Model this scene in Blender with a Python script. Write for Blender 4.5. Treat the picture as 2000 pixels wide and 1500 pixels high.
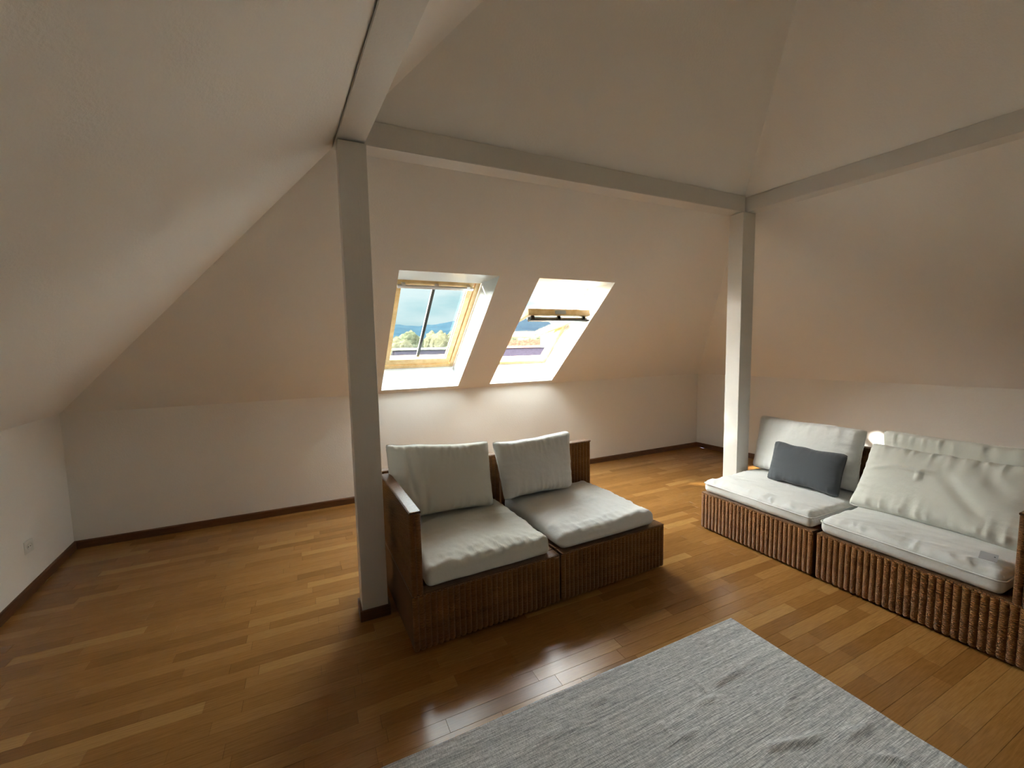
import bpy, bmesh, math, random
from mathutils import Vector, Matrix, noise

for o in list(bpy.data.objects):
    bpy.data.objects.remove(o, do_unlink=True)
SC = bpy.context.scene
COL = SC.collection
rnd = random.Random(7)

# ------------------------------------------------------------------ camera
F_PX, YAW, PITCH, ROLL = 817.19, 25.003, -5.029, -1.184
cam_d = bpy.data.cameras.new('camera')
cam_d.sensor_fit = 'HORIZONTAL'
cam_d.sensor_width = 36.0
cam_d.lens = F_PX / 2000.0 * 36.0
cam_d.shift_x = 10.16 / 2000.0
cam_d.clip_start = 0.02
cam_d.clip_end = 20000
cam = bpy.data.objects.new('camera', cam_d)
COL.objects.link(cam)
yw, pt, rl = (math.radians(a) for a in (YAW, PITCH, ROLL))
fw = Vector((math.sin(yw)*math.cos(pt), math.cos(yw)*math.cos(pt), math.sin(pt)))
rt = Vector((math.cos(yw), -math.sin(yw), 0)); up = rt.cross(fw)
rt2 = math.cos(rl)*rt + math.sin(rl)*up
up2 = -math.sin(rl)*rt + math.cos(rl)*up
cam.matrix_world = Matrix(((rt2.x, up2.x, -fw.x, 0), (rt2.y, up2.y, -fw.y, 0), (rt2.z, up2.z, -fw.z, 1.5), (0, 0, 0, 1)))
SC.camera = cam

# ------------------------------------------------------------------ sky, sun, exposure
SUN_DIR = Vector((0.835, -0.355, -0.42)).normalized()       # direction the sunlight travels
SKY_STRENGTH = 2.6
SUN_ENERGY = 10.0
SUN_GLOW = 9.0
SC.view_settings.view_transform = 'Standard'
SC.view_settings.look = 'None'
SC.view_settings.gamma = 1.0
SC.view_settings.use_curve_mapping = False
SC.view_settings.exposure = 2.0

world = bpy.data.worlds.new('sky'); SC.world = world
world.use_nodes = True
nt = world.node_tree; nt.nodes.clear()
def N(nt, t, **kw):
    n = nt.nodes.new(t)
    for k, v in kw.items(): setattr(n, k, v)
    return n
def math_node(nt, op, a, b=None, c=None):
    n = N(nt, 'ShaderNodeMath', operation=op)
    for i, v in enumerate((a, b, c)):
        if v is None: continue
        if hasattr(v, 'links') or hasattr(v, 'is_output'): nt.links.new(v, n.inputs[i])
        else: n.inputs[i].default_value = v
    return n.outputs[0]
tc = N(nt, 'ShaderNodeTexCoord')
sep = N(nt, 'ShaderNodeSeparateXYZ'); nt.links.new(tc.outputs['Generated'], sep.inputs[0])
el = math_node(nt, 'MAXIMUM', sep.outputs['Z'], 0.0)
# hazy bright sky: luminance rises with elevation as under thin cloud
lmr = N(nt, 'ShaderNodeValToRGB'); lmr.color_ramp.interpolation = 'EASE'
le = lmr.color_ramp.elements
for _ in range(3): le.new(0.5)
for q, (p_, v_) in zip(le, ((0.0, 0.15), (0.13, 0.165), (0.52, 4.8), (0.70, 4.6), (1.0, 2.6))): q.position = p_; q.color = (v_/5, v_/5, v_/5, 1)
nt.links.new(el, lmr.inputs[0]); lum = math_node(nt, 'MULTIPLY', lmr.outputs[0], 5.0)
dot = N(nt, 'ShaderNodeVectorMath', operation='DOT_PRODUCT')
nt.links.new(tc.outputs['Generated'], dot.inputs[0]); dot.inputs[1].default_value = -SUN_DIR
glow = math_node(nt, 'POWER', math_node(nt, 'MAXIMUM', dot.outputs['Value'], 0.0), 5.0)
mp = N(nt, 'ShaderNodeMapping'); mp.inputs['Scale'].default_value = (2.2, 2.2, 9.0)
nt.links.new(tc.outputs['Generated'], mp.inputs[0])
cl = N(nt, 'ShaderNodeTexNoise'); cl.inputs['Scale'].default_value = 2.0; cl.inputs['Detail'].default_value = 7.0; cl.inputs['Roughness'].default_value = 0.55
nt.links.new(mp.outputs[0], cl.inputs['Vector'])
def sky_ramp(c0, c1):
    r = N(nt, 'ShaderNodeValToRGB')
    r.color_ramp.elements[0].position = 0.36; r.color_ramp.elements[0].color = (*c0, 1)
    r.color_ramp.elements[1].position = 0.60; r.color_ramp.elements[1].color = (*c1, 1)
    nt.links.new(cl.outputs[0], r.inputs[0]); return r.outputs[0]
low = sky_ramp((0.50, 0.78, 0.84), (0.84, 0.98, 1.0))        # blue gaps and pale cloud near the horizon
high = sky_ramp((0.92, 0.96, 0.99), (1.0, 0.98, 0.96))       # bright white cloud higher up
hm = N(nt, 'ShaderNodeMapRange'); hm.inputs['From Min'].default_value = 0.12; hm.inputs['From Max'].default_value = 0.45
nt.links.new(el, hm.inputs['Value'])
mxs = N(nt, 'ShaderNodeMix', data_type='RGBA'); nt.links.new(hm.outputs[0], mxs.inputs[0]); nt.links.new(low, mxs.inputs[6]); nt.links.new(high, mxs.inputs[7])
vm = N(nt, 'ShaderNodeVectorMath', operation='SCALE')
nt.links.new(mxs.outputs[2], vm.inputs[0]); nt.links.new(lum, vm.inputs['Scale'])
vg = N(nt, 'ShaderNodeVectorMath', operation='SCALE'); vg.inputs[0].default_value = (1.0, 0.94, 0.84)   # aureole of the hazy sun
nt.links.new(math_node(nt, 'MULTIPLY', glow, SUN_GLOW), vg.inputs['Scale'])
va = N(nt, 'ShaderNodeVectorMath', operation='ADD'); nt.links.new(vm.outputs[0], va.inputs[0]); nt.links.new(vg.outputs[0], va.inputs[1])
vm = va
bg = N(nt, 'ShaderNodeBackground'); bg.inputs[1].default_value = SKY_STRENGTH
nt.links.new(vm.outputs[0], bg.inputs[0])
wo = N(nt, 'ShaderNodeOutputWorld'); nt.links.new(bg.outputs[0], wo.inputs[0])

sd = bpy.data.lights.new('sun', 'SUN'); sd.energy = SUN_ENERGY; sd.angle = math.radians(1.5); sd.color = (1.0, 0.93, 0.82)
so = bpy.data.objects.new('sun', sd); COL.objects.link(so)
so.location = (-10, 12, 12)
so.rotation_euler = SUN_DIR.to_track_quat('-Z', 'Y').to_euler()

# ------------------------------------------------------------------ material helpers
def new_mat(name, color=(0.8, 0.8, 0.8), rough=0.6, spec=0.5, metal=0.0):
    m = bpy.data.materials.new(name); m.use_nodes = True
    b = m.node_tree.nodes['Principled BSDF']
    b.inputs['Base Color'].default_value = (*color, 1)
    b.inputs['Roughness'].default_value = rough
    b.inputs['Specular IOR Level'].default_value = spec
    b.inputs['Metallic'].default_value = metal
    return m, m.node_tree, b
def coords(t, kind='Object', scale=(1, 1, 1), rot=(0, 0, 0)):
    c = N(t, 'ShaderNodeTexCoord'); m = N(t, 'ShaderNodeMapping')
    m.inputs['Scale'].default_value = scale; m.inputs['Rotation'].default_value = rot
    t.links.new(c.outputs[kind], m.inputs[0]); return m.outputs[0]
def noise_tex(t, vec, scale, detail=3, rough=0.5):
    n = N(t, 'ShaderNodeTexNoise'); n.inputs['Scale'].default_value = scale
    n.inputs['Detail'].default_value = detail; n.inputs['Roughness'].default_value = rough
    t.links.new(vec, n.inputs['Vector']); return n.outputs[0]
def ramp(t, fac, stops):
    r = N(t, 'ShaderNodeValToRGB'); e = r.color_ramp.elements
    while len(e) < len(stops): e.new(0.5)
    for q, (p, c) in zip(e, stops): q.position = p; q.color = (*c, 1)
    t.links.new(fac, r.inputs[0]); return r.outputs[0]
def bump(t, b, h, strength=0.3, dist=0.01, prev=None):
    n = N(t, 'ShaderNodeBump'); n.inputs['Strength'].default_value = strength; n.inputs['Distance'].default_value = dist
    t.links.new(h, n.inputs['Height'])
    if prev is not None: t.links.new(prev, n.inputs['Normal'])
    t.links.new(n.outputs[0], b.inputs['Normal']); return n.outputs[0]
def mixc(t, fac, a, b, mode='MIX'):
    n = N(t, 'ShaderNodeMix', data_type='RGBA', blend_type=mode)
    for i, v in ((0, fac), (6, a), (7, b)):
        if hasattr(v, 'is_output'): t.links.new(v, n.inputs[i])
        else: n.inputs[i].default_value = v if i == 0 else (*v, 1)
    return n.outputs[2]

M = {}
# ingrain wallpaper, off white
m, t, b = new_mat('ingrain_wallpaper', (0.885, 0.87, 0.84), 0.85, 0.2)
v = coords(t)
bump(t, b, noise_tex(t, v, 90, 4, 0.6), 0.28, 0.006); M['wall'] = m
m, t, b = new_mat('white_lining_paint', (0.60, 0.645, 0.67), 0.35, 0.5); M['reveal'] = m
# painted timber
m, t, b = new_mat('white_gloss_timber', (0.74, 0.72, 0.68), 0.33, 0.5)
v = coords(t, scale=(8, 8, 1.0)); n1 = noise_tex(t, v, 9, 5, 0.65)
bump(t, b, n1, 0.22, 0.006); M['timber'] = m
# skirting
m, t, b = new_mat('brown_skirting_wood', (0.12, 0.045, 0.015), 0.4)
v = coords(t, scale=(2, 2, 20)); t.links.new(ramp(t, noise_tex(t, v, 6, 4), [(0.3, (0.085, 0.03, 0.011)), (0.75, (0.16, 0.065, 0.024))]), b.inputs['Base Color']); M['skirting'] = m
# parquet strip: tone attribute + grain along x
m, t, b = new_mat('parquet_oak', (0.3, 0.16, 0.06), 0.3, 0.5)
at = N(t, 'ShaderNodeAttribute', attribute_name='tone')
v = coords(t, 'Object', scale=(3.0, 55, 1))
gr = noise_tex(t, v, 3.0, 6, 0.65)
base = ramp(t, at.outputs['Fac'], [(0.0, (0.245, 0.108, 0.026)), (0.5, (0.335, 0.160, 0.043)), (1.0, (0.46, 0.25, 0.080))])
grc = ramp(t, gr, [(0.3, (0.72, 0.68, 0.62)), (0.65, (1.0, 1.0, 1.0))])
t.links.new(mixc(t, 1.0, base, grc, 'MULTIPLY'), b.inputs['Base Color'])
rr = N(t, 'ShaderNodeMapRange'); rr.inputs['To Min'].default_value = 0.20; rr.inputs['To Max'].default_value = 0.29
t.links.new(gr, rr.inputs['Value']); t.links.new(rr.outputs[0], b.inputs['Roughness'])
bump(t, b, gr, 0.05, 0.002); M['parquet'] = m
m, t, b = new_mat('floor_joint', (0.10, 0.05, 0.02), 0.5); M['joint'] = m
# wicker (windings across the ribs)
def wicker(name, horizontal=True):
    m, t, b = new_mat(name, (0.20, 0.085, 0.028), 0.42, 0.45)
    v = coords(t)
    w = N(t, 'ShaderNodeTexWave', wave_type='BANDS', bands_direction='Z' if horizontal else 'Y')
    w.inputs['Scale'].default_value = 42 if horizontal else 40
    w.inputs['Distortion'].default_value = 1.6; w.inputs['Detail'].default_value = 2; w.inputs['Detail Scale'].default_value = 3
    t.links.new(v, w.inputs['Vector'])
    n2 = noise_tex(t, v, 14, 4, 0.6)
    c1 = ramp(t, n2, [(0.25, (0.24, 0.092, 0.021)), (0.55, (0.37, 0.155, 0.040)), (0.8, (0.50, 0.24, 0.075))])
    c2 = ramp(t, w.outputs[1], [(0.05, (0.42, 0.36, 0.32)), (0.6, (1.12, 1.12, 1.12))])
    t.links.new(mixc(t, 1.0, c1, c2, 'MULTIPLY'), b.inputs['Base Color'])
    bump(t, b, w.outputs[1], 0.9, 0.006)
    return m
M['wicker'] = wicker('wicker_windings')
# plaited wicker on tops
m, t, b = new_mat('wicker_plait', (0.24, 0.11, 0.04), 0.32, 0.6)
v = coords(t)
ch = N(t, 'ShaderNodeTexBrick'); ch.inputs['Scale'].default_value = 36; ch.inputs['Mortar Size'].default_value = 0.06; ch.inputs['Mortar Smooth'].default_value = 0.9
ch.inputs['Color1'].default_value = (0.30, 0.14, 0.05, 1); ch.inputs['Color2'].default_value = (0.20, 0.085, 0.028, 1); ch.inputs['Mortar'].default_value = (0.05, 0.02, 0.008, 1)
t.links.new(v, ch.inputs['Vector']); t.links.new(ch.outputs[0], b.inputs['Base Color'])
inv = math_node(t, 'SUBTRACT', 1.0, ch.outputs[1]); bump(t, b, inv, 0.8, 0.006); M['plait'] = m
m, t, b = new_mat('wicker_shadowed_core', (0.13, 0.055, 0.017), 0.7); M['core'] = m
# fabrics
def fabric(name, col, weave=900, fold=0.25):
    m, t, b = new_mat(name, col, 0.9, 0.15)
    b.inputs['Sheen Weight'].default_value = 0.15
    v = coords(t)
    p = bump(t, b, noise_tex(t, v, 7, 5, 0.55), fold, 0.03)
    bump(t, b, noise_tex(t, v, weave * 0.35, 2, 0.5), 0.12, 0.002, p)
    return m
M['cotton'] = fabric('white_cotton', (0.72, 0.72, 0.70))
M['ivory'] = fabric('ivory_cotton', (0.69, 0.685, 0.625))
M['label'] = fabric('pale_grey_label', (0.42, 0.43, 0.45), fold=0.05)
M['slate'] = fabric('slate_grey_cotton', (0.085, 0.092, 0.102), fold=0.1)
# rug weave
m, t, b = new_mat('grey_flatweave', (0.4, 0.4, 0.4), 0.95, 0.1)
v = coords(t)
s1 = noise_tex(t, coords(t, scale=(0.8, 75, 1)), 1.6, 4, 0.7)
s2 = noise_tex(t, coords(t, scale=(14, 190, 1)), 1.5, 3, 0.6)
s3 = noise_tex(t, coords(t, scale=(260, 60, 1)), 1.0, 2, 0.5)
c1 = ramp(t, s1, [(0.34, (0.36, 0.365, 0.37)), (0.5, (0.54, 0.54, 0.54)), (0.66, (0.74, 0.74, 0.73))])
c2 = ramp(t, s2, [(0.3, (0.52, 0.52, 0.53)), (0.6, (1.14, 1.14, 1.12))])
c3 = ramp(t, s3, [(0.35, (0.75, 0.75, 0.75)), (0.6, (1.06, 1.06, 1.06))])
t.links.new(mixc(t, 1.0, mixc(t, 1.0, c1, c2, 'MULTIPLY'), c3, 'MULTIPLY'), b.inputs['Base Color'])
p = bump(t, b, s2, 0.5, 0.004); bump(t, b, s3, 0.4, 0.002, p); M['rug'] = m
# window parts
m, t, b = new_mat('pine', (0.74, 0.50, 0.23), 0.4, 0.45)
v = coords(t, scale=(4, 4, 4)); t.links.new(ramp(t, noise_tex(t, v, 4, 5, 0.6), [(0.3, (0.66, 0.42, 0.17)), (0.7, (0.82, 0.60, 0.31))]), b.inputs['Base Color']); M['pine'] = m
m, t, b = new_mat('aluminium_bar', (0.62, 0.63, 0.64), 0.35, 0.5, 0.6); M['alu'] = m
m, t, b = new_mat('dark_metal', (0.08, 0.075, 0.07), 0.4, 0.5, 0.3); M['dark'] = m
m, t, b = new_mat('grey_cladding', (0.10, 0.095, 0.09), 0.5, 0.5, 0.2); M['clad'] = m
m, t, b = new_mat('type_plate', (0.55, 0.55, 0.53), 0.3, 0.5, 0.8); M['plate'] = m
m = bpy.data.materials.new('window_glass'); m.use_nodes = True; t = m.node_tree; t.nodes.clear()
o_ = N(t, 'ShaderNodeOutputMaterial'); tr = N(t, 'ShaderNodeBsdfTransparent'); tr.inputs[0].default_value = (0.72, 0.755, 0.755, 1)
gl = N(t, 'ShaderNodeBsdfGlossy'); gl.inputs['Roughness'].default_value = 0.02
fr = N(t, 'ShaderNodeLayerWeight'); fr.inputs[0].default_value = 0.5
fr4 = math_node(t, 'MULTIPLY_ADD', math_node(t, 'POWER', fr.outputs['Facing'], 5.0), 0.5, 0.03)
mx = N(t, 'ShaderNodeMixShader'); t.links.new(fr4, mx.inputs[0]); t.links.new(tr.outputs[0], mx.inputs[1]); t.links.new(gl.outputs[0], mx.inputs[2]); t.links.new(mx.outputs[0], o_.inputs[0]); M['glass'] = m
m, t, b = new_mat('white_plastic', (0.78, 0.78, 0.75), 0.35); M['plastic'] = m
m, t, b = new_mat('black_plastic', (0.03, 0.03, 0.03), 0.5); M['black'] = m
# outdoors
def foliage(name, a, bcol, c):
    m, t, b = new_mat(name, a, 1.0, 0.0); v = coords(t)
    t.links.new(ramp(t, noise_tex(t, v, 2.0, 6, 0.75), [(0.3, a), (0.52, bcol), (0.72, c)]), b.inputs['Base Color'])
    bump(t, b, noise_tex(t, v, 2.2, 5, 0.7), 0.8, 0.6); return m
M['leaf0'] = foliage('olive_foliage', (0.020, 0.024, 0.013), (0.052, 0.056, 0.034), (0.095, 0.094, 0.062))
M['leaf1'] = foliage('yellow_foliage', (0.030, 0.029, 0.016), (0.070, 0.066, 0.040), (0.115, 0.108, 0.072))
M['leaf2'] = foliage('green_foliage', (0.014, 0.020, 0.011), (0.040, 0.050, 0.029), (0.075, 0.084, 0.052))
m, t, b = new_mat('bark', (0.12, 0.09, 0.06), 0.9, 0.0); M['bark'] = m
m, t, b = new_mat('forested_hill', (0.10, 0.16, 0.20), 1.0, 0.0)
v = coords(t); t.links.new(ramp(t, noise_tex(t, v, 0.02, 8, 0.7), [(0.3, (0.006, 0.0145, 0.022)), (0.7, (0.014, 0.025, 0.032))]), b.inputs['Base Color']); M['hill'] = m
m, t, b = new_mat('meadow', (0.16, 0.19, 0.09), 1.0, 0.0)
v = coords(t); t.links.new(ramp(t, noise_tex(t, v, 0.03, 6, 0.7), [(0.35, (0.018, 0.023, 0.011)), (0.65, (0.038, 0.038, 0.024))]), b.inputs['Base Color']); M['meadow'] = m
m, t, b = new_mat('render_white', (0.13, 0.128, 0.124), 0.9, 0.0); M['house_white'] = m
m, t, b = new_mat('render_cream', (0.11, 0.09, 0.065), 0.9, 0.0); M['house_cream'] = m
m, t, b = new_mat('clay_tiles', (0.36, 0.16, 0.09), 0.85, 0.0)
v = coords(t); t.links.new(ramp(t, noise_tex(t, v, 3, 4), [(0.3, (0.028, 0.012, 0.008)), (0.7, (0.05, 0.024, 0.016))]), b.inputs['Base Color']); M['tiles_red'] = m
m, t, b = new_mat('grey_roof_tiles', (0.16, 0.14, 0.165), 0.8, 0.0)
v = coords(t); bw = N(t, 'ShaderNodeTexBrick'); bw.inputs['Scale'].default_value = 5.0; bw.inputs['Mortar Size'].default_value = 0.03
bw.inputs['Color1'].default_value = (0.021, 0.018, 0.025, 1); bw.inputs['Color2'].default_value = (0.017, 0.0145, 0.020, 1); bw.inputs['Mortar'].default_value = (0.011, 0.010, 0.013, 1)
t.links.new(v, bw.inputs['Vector']); t.links.new(bw.outputs[0], b.inputs['Base Color']); M['tiles_grey'] = m
m, t, b = new_mat('house_window', (0.05, 0.06, 0.07), 0.15); M['pane_dark'] = m

# ------------------------------------------------------------------ mesh helpers
def link(name, me, mat=None, parent=None, smooth=False, kind=None, label=None, cat=None, group=None):
    o = bpy.data.objects.new(name, me); COL.objects.link(o)
    if mat is not None:
        ms = mat if isinstance(mat, (list, tuple)) else [mat]
        if not me.materials:
            for q in ms: me.materials.append(M[q] if isinstance(q, str) else q)
    if parent is not None: o.parent = parent
    if smooth:
        for p in me.polygons: p.use_smooth = True
    tag(o, label, cat, group, kind); return o
def tag(o, label=None, cat=None, group=None, kind=None):
    if label: o['label'] = label
    if cat: o['category'] = cat
    if group: o['group'] = group
    if kind: o['kind'] = kind
    return o
def empty(name, loc=(0, 0, 0), rz=0.0, **kw):
    o = bpy.data.objects.new(name, None); COL.objects.link(o)
    o.empty_display_size = 0.1; o.location = loc; o.rotation_euler = (0, 0, rz); tag(o, **kw); return o
def pydata(name, verts, faces, mats=None):
    me = bpy.data.meshes.new(name); me.from_pydata([tuple(v) for v in verts], [], faces)
    if mats:
        for p, k in zip(me.polygons, mats): p.material_index = k
    me.update(); return me
def fix(me):
    bm = bmesh.new(); bm.from_mesh(me); bmesh.ops.remove_doubles(bm, verts=bm.verts, dist=1e-6)
    bmesh.ops.recalc_face_normals(bm, faces=bm.faces); bm.to_mesh(me); bm.free(); return me
def boxes(name, blist, bevel=0.0, seg=2, xf=None):
    """several boxes (x0,x1,y0,y1,z0,z1) as one mesh, bevelled"""
    bm = bmesh.new()
    for (x0, x1, y0, y1, z0, z1) in blist:
        r = bmesh.ops.create_cube(bm, size=1.0)
        for v in r['verts']:
            v.co = Vector(((x0+x1)/2 + v.co.x*(x1-x0), (y0+y1)/2 + v.co.y*(y1-y0), (z0+z1)/2 + v.co.z*(z1-z0)))
    if bevel > 0:
        bmesh.ops.bevel(bm, geom=list(bm.edges), offset=bevel, segments=seg, affect='EDGES', profile=0.5)
    if xf is not None: bmesh.ops.transform(bm, matrix=xf, verts=bm.verts)
    me = bpy.data.meshes.new(name); bm.to_mesh(me); bm.free(); return me
def prism(name, poly, ext):
    """polygon (list of 3D points) extruded by vector ext"""
    n = len(poly); ext = Vector(ext)
    vs = [Vector(p) for p in poly] + [Vector(p) + ext for p in poly]
    fs = [tuple(range(n))[::-1], tuple(range(n, 2*n))] + [(i, (i+1) % n, n+(i+1) % n, n+i) for i in range(n)]
    return fix(pydata(name, vs, fs))

# ------------------------------------------------------------------ room geometry (metres)
YF, ZK, T = 4.2888, 1.0653, 0.8521
XL0, XR0, KL, KR = -1.7483, 5.0414, 0.0759, 0.0872
YB = -2.7
def xl(y): return XL0 + KL*(YF - y)
def xr(y): return XR0 + KR*(YF - y)
s_ap = (XR0 - XL0)/(2 + KL - KR)
APEX = Vector((xl(YF - s_ap) + s_ap, YF - s_ap, ZK + T*s_ap))
xm = (xl(YB) + xr(YB))/2
RIDGE_B = Vector((xm, YB, ZK + T*(xm - xl(YB))))
cc = math.sqrt(1 + T*T)
U_ = Vector((0, -1/cc, T/cc)); N_ = Vector((0, T/cc, 1/cc)); O_ = Vector((0, YF, ZK))
def rp(x, u, n=0.0): return O_ + Vector((x, 0, 0)) + U_*u + N_*n
LT = 0.255                                                # lining depth
W_IN = (0.053, 1.549); W_OUT = (0.065, 1.245)             # along the slope: room side and frame side
WX = [(0.613, 1.408), (1.773, 2.568)]

# floor: base slab + parquet strips
me = prism('floor', [(xl(YB)-.0, YB, -0.16), (xr(YB), YB, -0.16), (XR0, YF, -0.16), (XL0, YF, -0.16)], (0, 0, 0.150))
floor = link('floor', me, 'joint', kind='structure')
def clip_strip(x0, x1, y0, y1):
    a = max(x0, max(xl(y0), xl(y1)) + .004); b2 = min(x1, min(xr(y0), xr(y1)) - .004)
    return (a, b2) if b2 - a > 0.03 else None
strips = []
SW = 0.0685
y = YF - .004; row = 0
while y > YB + .03:
    y0 = max(y - SW, YB); x = xl(y) - rnd.uniform(0, .5)
    while x < xr(y):
        L = rnd.choice((0.32, 0.40, 0.48, 0.56, 0.66)) + rnd.uniform(-.05, .05)
        c = clip_strip(x, x + L - .0006, y0 + .0006, y)
        if c:
            tone = min(1, max(0, rnd.gauss(0.48, 0.19)))
            strips.append((c[0], c[1], y0 + .0006, y, tone))
        x += L
    y -= SW; row += 1
def strip_verts(s):
    x0, x1, y0, y1, tn = s; h = -0.0003*rnd.random(); e = .0005
    top = [(x0+e, y0+e, h), (x1-e, y0+e, h), (x1-e, y1-e, h), (x0+e, y1-e, h)]
    mid = [(x0, y0, h-.0006), (x1, y0, h-.0006), (x1, y1, h-.0006), (x0, y1, h-.0006)]
    bot = [(x0, y0, -.0105), (x1, y0, -.0105), (x1, y1, -.0105), (x0, y1, -.0105)]
    return top + mid + bot
SF = [(0, 1, 2, 3)] + [q for i in range(4) for q in ((i, i+4, (i+1) % 4+4, (i+1) % 4), (i+4, i+8, (i+1) % 4+8, (i+1) % 4+4))]
def tone_attr(me, tones):
    a = me.attributes.new('tone', 'FLOAT', 'POINT')
    a.data.foreach_set('value', tones)
def proj(p):
    d = Vector(p) - Vector((0, 0, 1.5)); zc = d.dot(fw)
    if zc < 0.15: return None
    return (989.8 + F_PX*d.dot(rt2)/zc, 750 - F_PX*d.dot(up2)/zc, zc)
def vis_size(s):
    cx_, cy_ = (s[0]+s[1])/2, (s[2]+s[3])/2
    q = proj((cx_, cy_, 0))
    if q is None or not (-60 < q[0] < 2060 and -20 < q[1] < 1540): return 0
    if 0.42 < cx_ < 2.05 and 2.05 < cy_ < 2.75: return 0      # under the two seat modules by the post
    if 2.85 < cx_ < 3.6 and .65 < cy_ < 2.3: return 0
    if 0.0 < cx_ < 1.95 and .1 < cy_ < 1.4: return 0
    return (s[1]-s[0])*(s[3]-s[2])/q[2]**3
order = sorted(strips, key=vis_size, reverse=True)
near, far_s = order[:300], order[300:]
for s in near:
    me = pydata('parquet_strip', strip_verts(s), SF); tone_attr(me, [s[4]]*12)
    link('parquet_strip', me, 'parquet', floor)
vs, fs, tn = [], [], []
for s in far_s:
    b0 = len(vs); vs += strip_verts(s); fs += [tuple(i+b0 for i in f) for f in SF]; tn += [s[4]]*12
me = pydata('parquet_strips', vs, fs); tone_attr(me, tn)
link('parquet_field', me, 'parquet', floor, kind='stuff')

# knee walls and rear gable, as slabs
TH = 0.2
link('wall_far', prism('wall_far', [(XL0, YF, 0), (XR0, YF, 0), (XR0, YF, ZK), (XL0, YF, ZK)], (0, TH, 0)), 'wall', kind='structure')
link('wall_left', prism('wall_left', [(XL0, YF, 0), (XL0, YF, ZK), (xl(YB), YB, ZK), (xl(YB), YB, 0)], (-TH, 0, 0)), 'wall', kind='structure')
link('wall_right', prism('wall_right', [(XR0, YF, 0), (XR0, YF, ZK), (xr(YB), YB, ZK), (xr(YB), YB, 0)], (TH, 0, 0)), 'wall', kind='structure')

# sloping ceilings
SK_L = (-1.15, 0.05, 0.5, 1.7)      # roof lights behind the camera on the side slopes: y0,y1,u0,u1
def hx(u):                           # hip positions on the far slope at slope length u
    s = u/cc; return XL0 + s*(1+KL), XR0 - s*(1 - KR)
def far_ceiling():
    vs, fs, mi = [], [], []
    def face(pts, k=0):
        b0 = len(vs); vs.extend(pts); fs.append(tuple(range(b0, b0+len(pts)))); mi.append(k)
    uA = s_ap*cc
    for (ub, ut, n, flip) in ((W_IN[0], W_IN[1], 0.0, False), (W_OUT[0], W_OUT[1], LT, True)):
        def f(pts):
            q = [rp(x, u, n) for x, u in pts]; face(q[::-1] if flip else q)
        l0, r0 = hx(0); lb, rb = hx(ub); lt_, rt_ = hx(ut); la, ra = hx(uA)
        xs = [WX[0][0], WX[0][1], WX[1][0], WX[1][1]]
        f([(l0, 0), (r0, 0), (rb, ub)] + [(x, ub) for x in xs[::-1]] + [(lb, ub)])
        f([(lb, ub), (xs[0], ub), (xs[0], ut), (lt_, ut)])
        f([(xs[1], ub), (xs[2], ub), (xs[2], ut), (xs[1], ut)])
        f([(xs[3], ub), (rb, ub), (rt_, ut), (xs[3], ut)])
        f([(lt_, ut)] + [(x, ut) for x in xs] + [(rt_, ut), ((la+ra)/2, uA)])
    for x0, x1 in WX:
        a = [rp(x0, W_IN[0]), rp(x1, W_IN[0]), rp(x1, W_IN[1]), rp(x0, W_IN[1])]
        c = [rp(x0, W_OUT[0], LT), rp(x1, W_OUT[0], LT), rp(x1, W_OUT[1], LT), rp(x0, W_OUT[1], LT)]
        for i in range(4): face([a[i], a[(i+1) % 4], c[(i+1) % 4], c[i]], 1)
    me = pydata('ceiling_far', vs, fs, mi)
    bm = bmesh.new(); bm.from_mesh(me); bmesh.ops.remove_doubles(bm, verts=bm.verts, dist=1e-5); bm.to_mesh(me); bm.free()
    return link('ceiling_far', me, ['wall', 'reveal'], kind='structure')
far_ceiling()
def slope_slab(name, pts, nrm, hole=None):
    """one side slope as a slab; hole = 4 points in the plane"""
    vs, fs = [], []
    ext = Vector(nrm).normalized()*LT
    if hole is None:
        me = prism(name, pts, ext)
    else:
        h = [Vector(q) for q in hole]; p = [Vector(q) for q in pts]
        bm = bmesh.new()
        for off in (Vector((0, 0, 0)), ext):
            pv = [bm.verts.new(q+off) for q in p]; hv = [bm.verts.new(q+off) for q in h]
            es = [bm.edges.new((pv[i], pv[(i+1) % len(pv)])) for i in range(len(pv))] + [bm.edges.new((hv[i], hv[(i+1) % 4])) for i in range(4)]
            bmesh.ops.triangle_fill(bm, use_beauty=True, edges=es)
            if off.length == 0: hv0 = hv
        for i in range(4): bm.faces.new((hv0[i], hv0[(i+1) % 4], hv[(i+1) % 4], hv[i]))
        me = bpy.data.meshes.new(name); bm.to_mesh(me); bm.free()
    return link(name, me, 'wall', kind='structure')
def side_hole(sgn, y0, y1, u0, u1):
    f = xl if sgn < 0 else xr
    return [Vector((f(y) - sgn*u/cc, y, ZK + T*u/cc)) for y, u in ((y0, u0), (y1, u0), (y1, u1), (y0, u1))]
HL, HR = None, None
slope_slab('ceiling_left', [(XL0, YF, ZK), APEX, RIDGE_B, (xl(YB), YB, ZK)], (-T, 0, 1), HL)
slope_slab('ceiling_right', [(XR0, YF, ZK), APEX, RIDGE_B, (xr(YB), YB, ZK)], (T, 0, 1), HR)

# rear gable with a door opening added for ambient light from behind
GX0, GX1, GZ = 2.6, 3.4, 2.05
def gable():
    vs, fs = [], []
    out = [(xl(YB), 0), (GX0, 0), (GX0, GZ), (GX1, GZ), (GX1, 0), (xr(YB), 0), (xr(YB), ZK), (RIDGE_B.x, RIDGE_B.z), (xl(YB), ZK)]
    return prism('wall_rear', [(x, YB, z) for x, z in out], (0, -0.25, 0))
link('wall_rear', gable(), 'wall', kind='structure')

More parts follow.
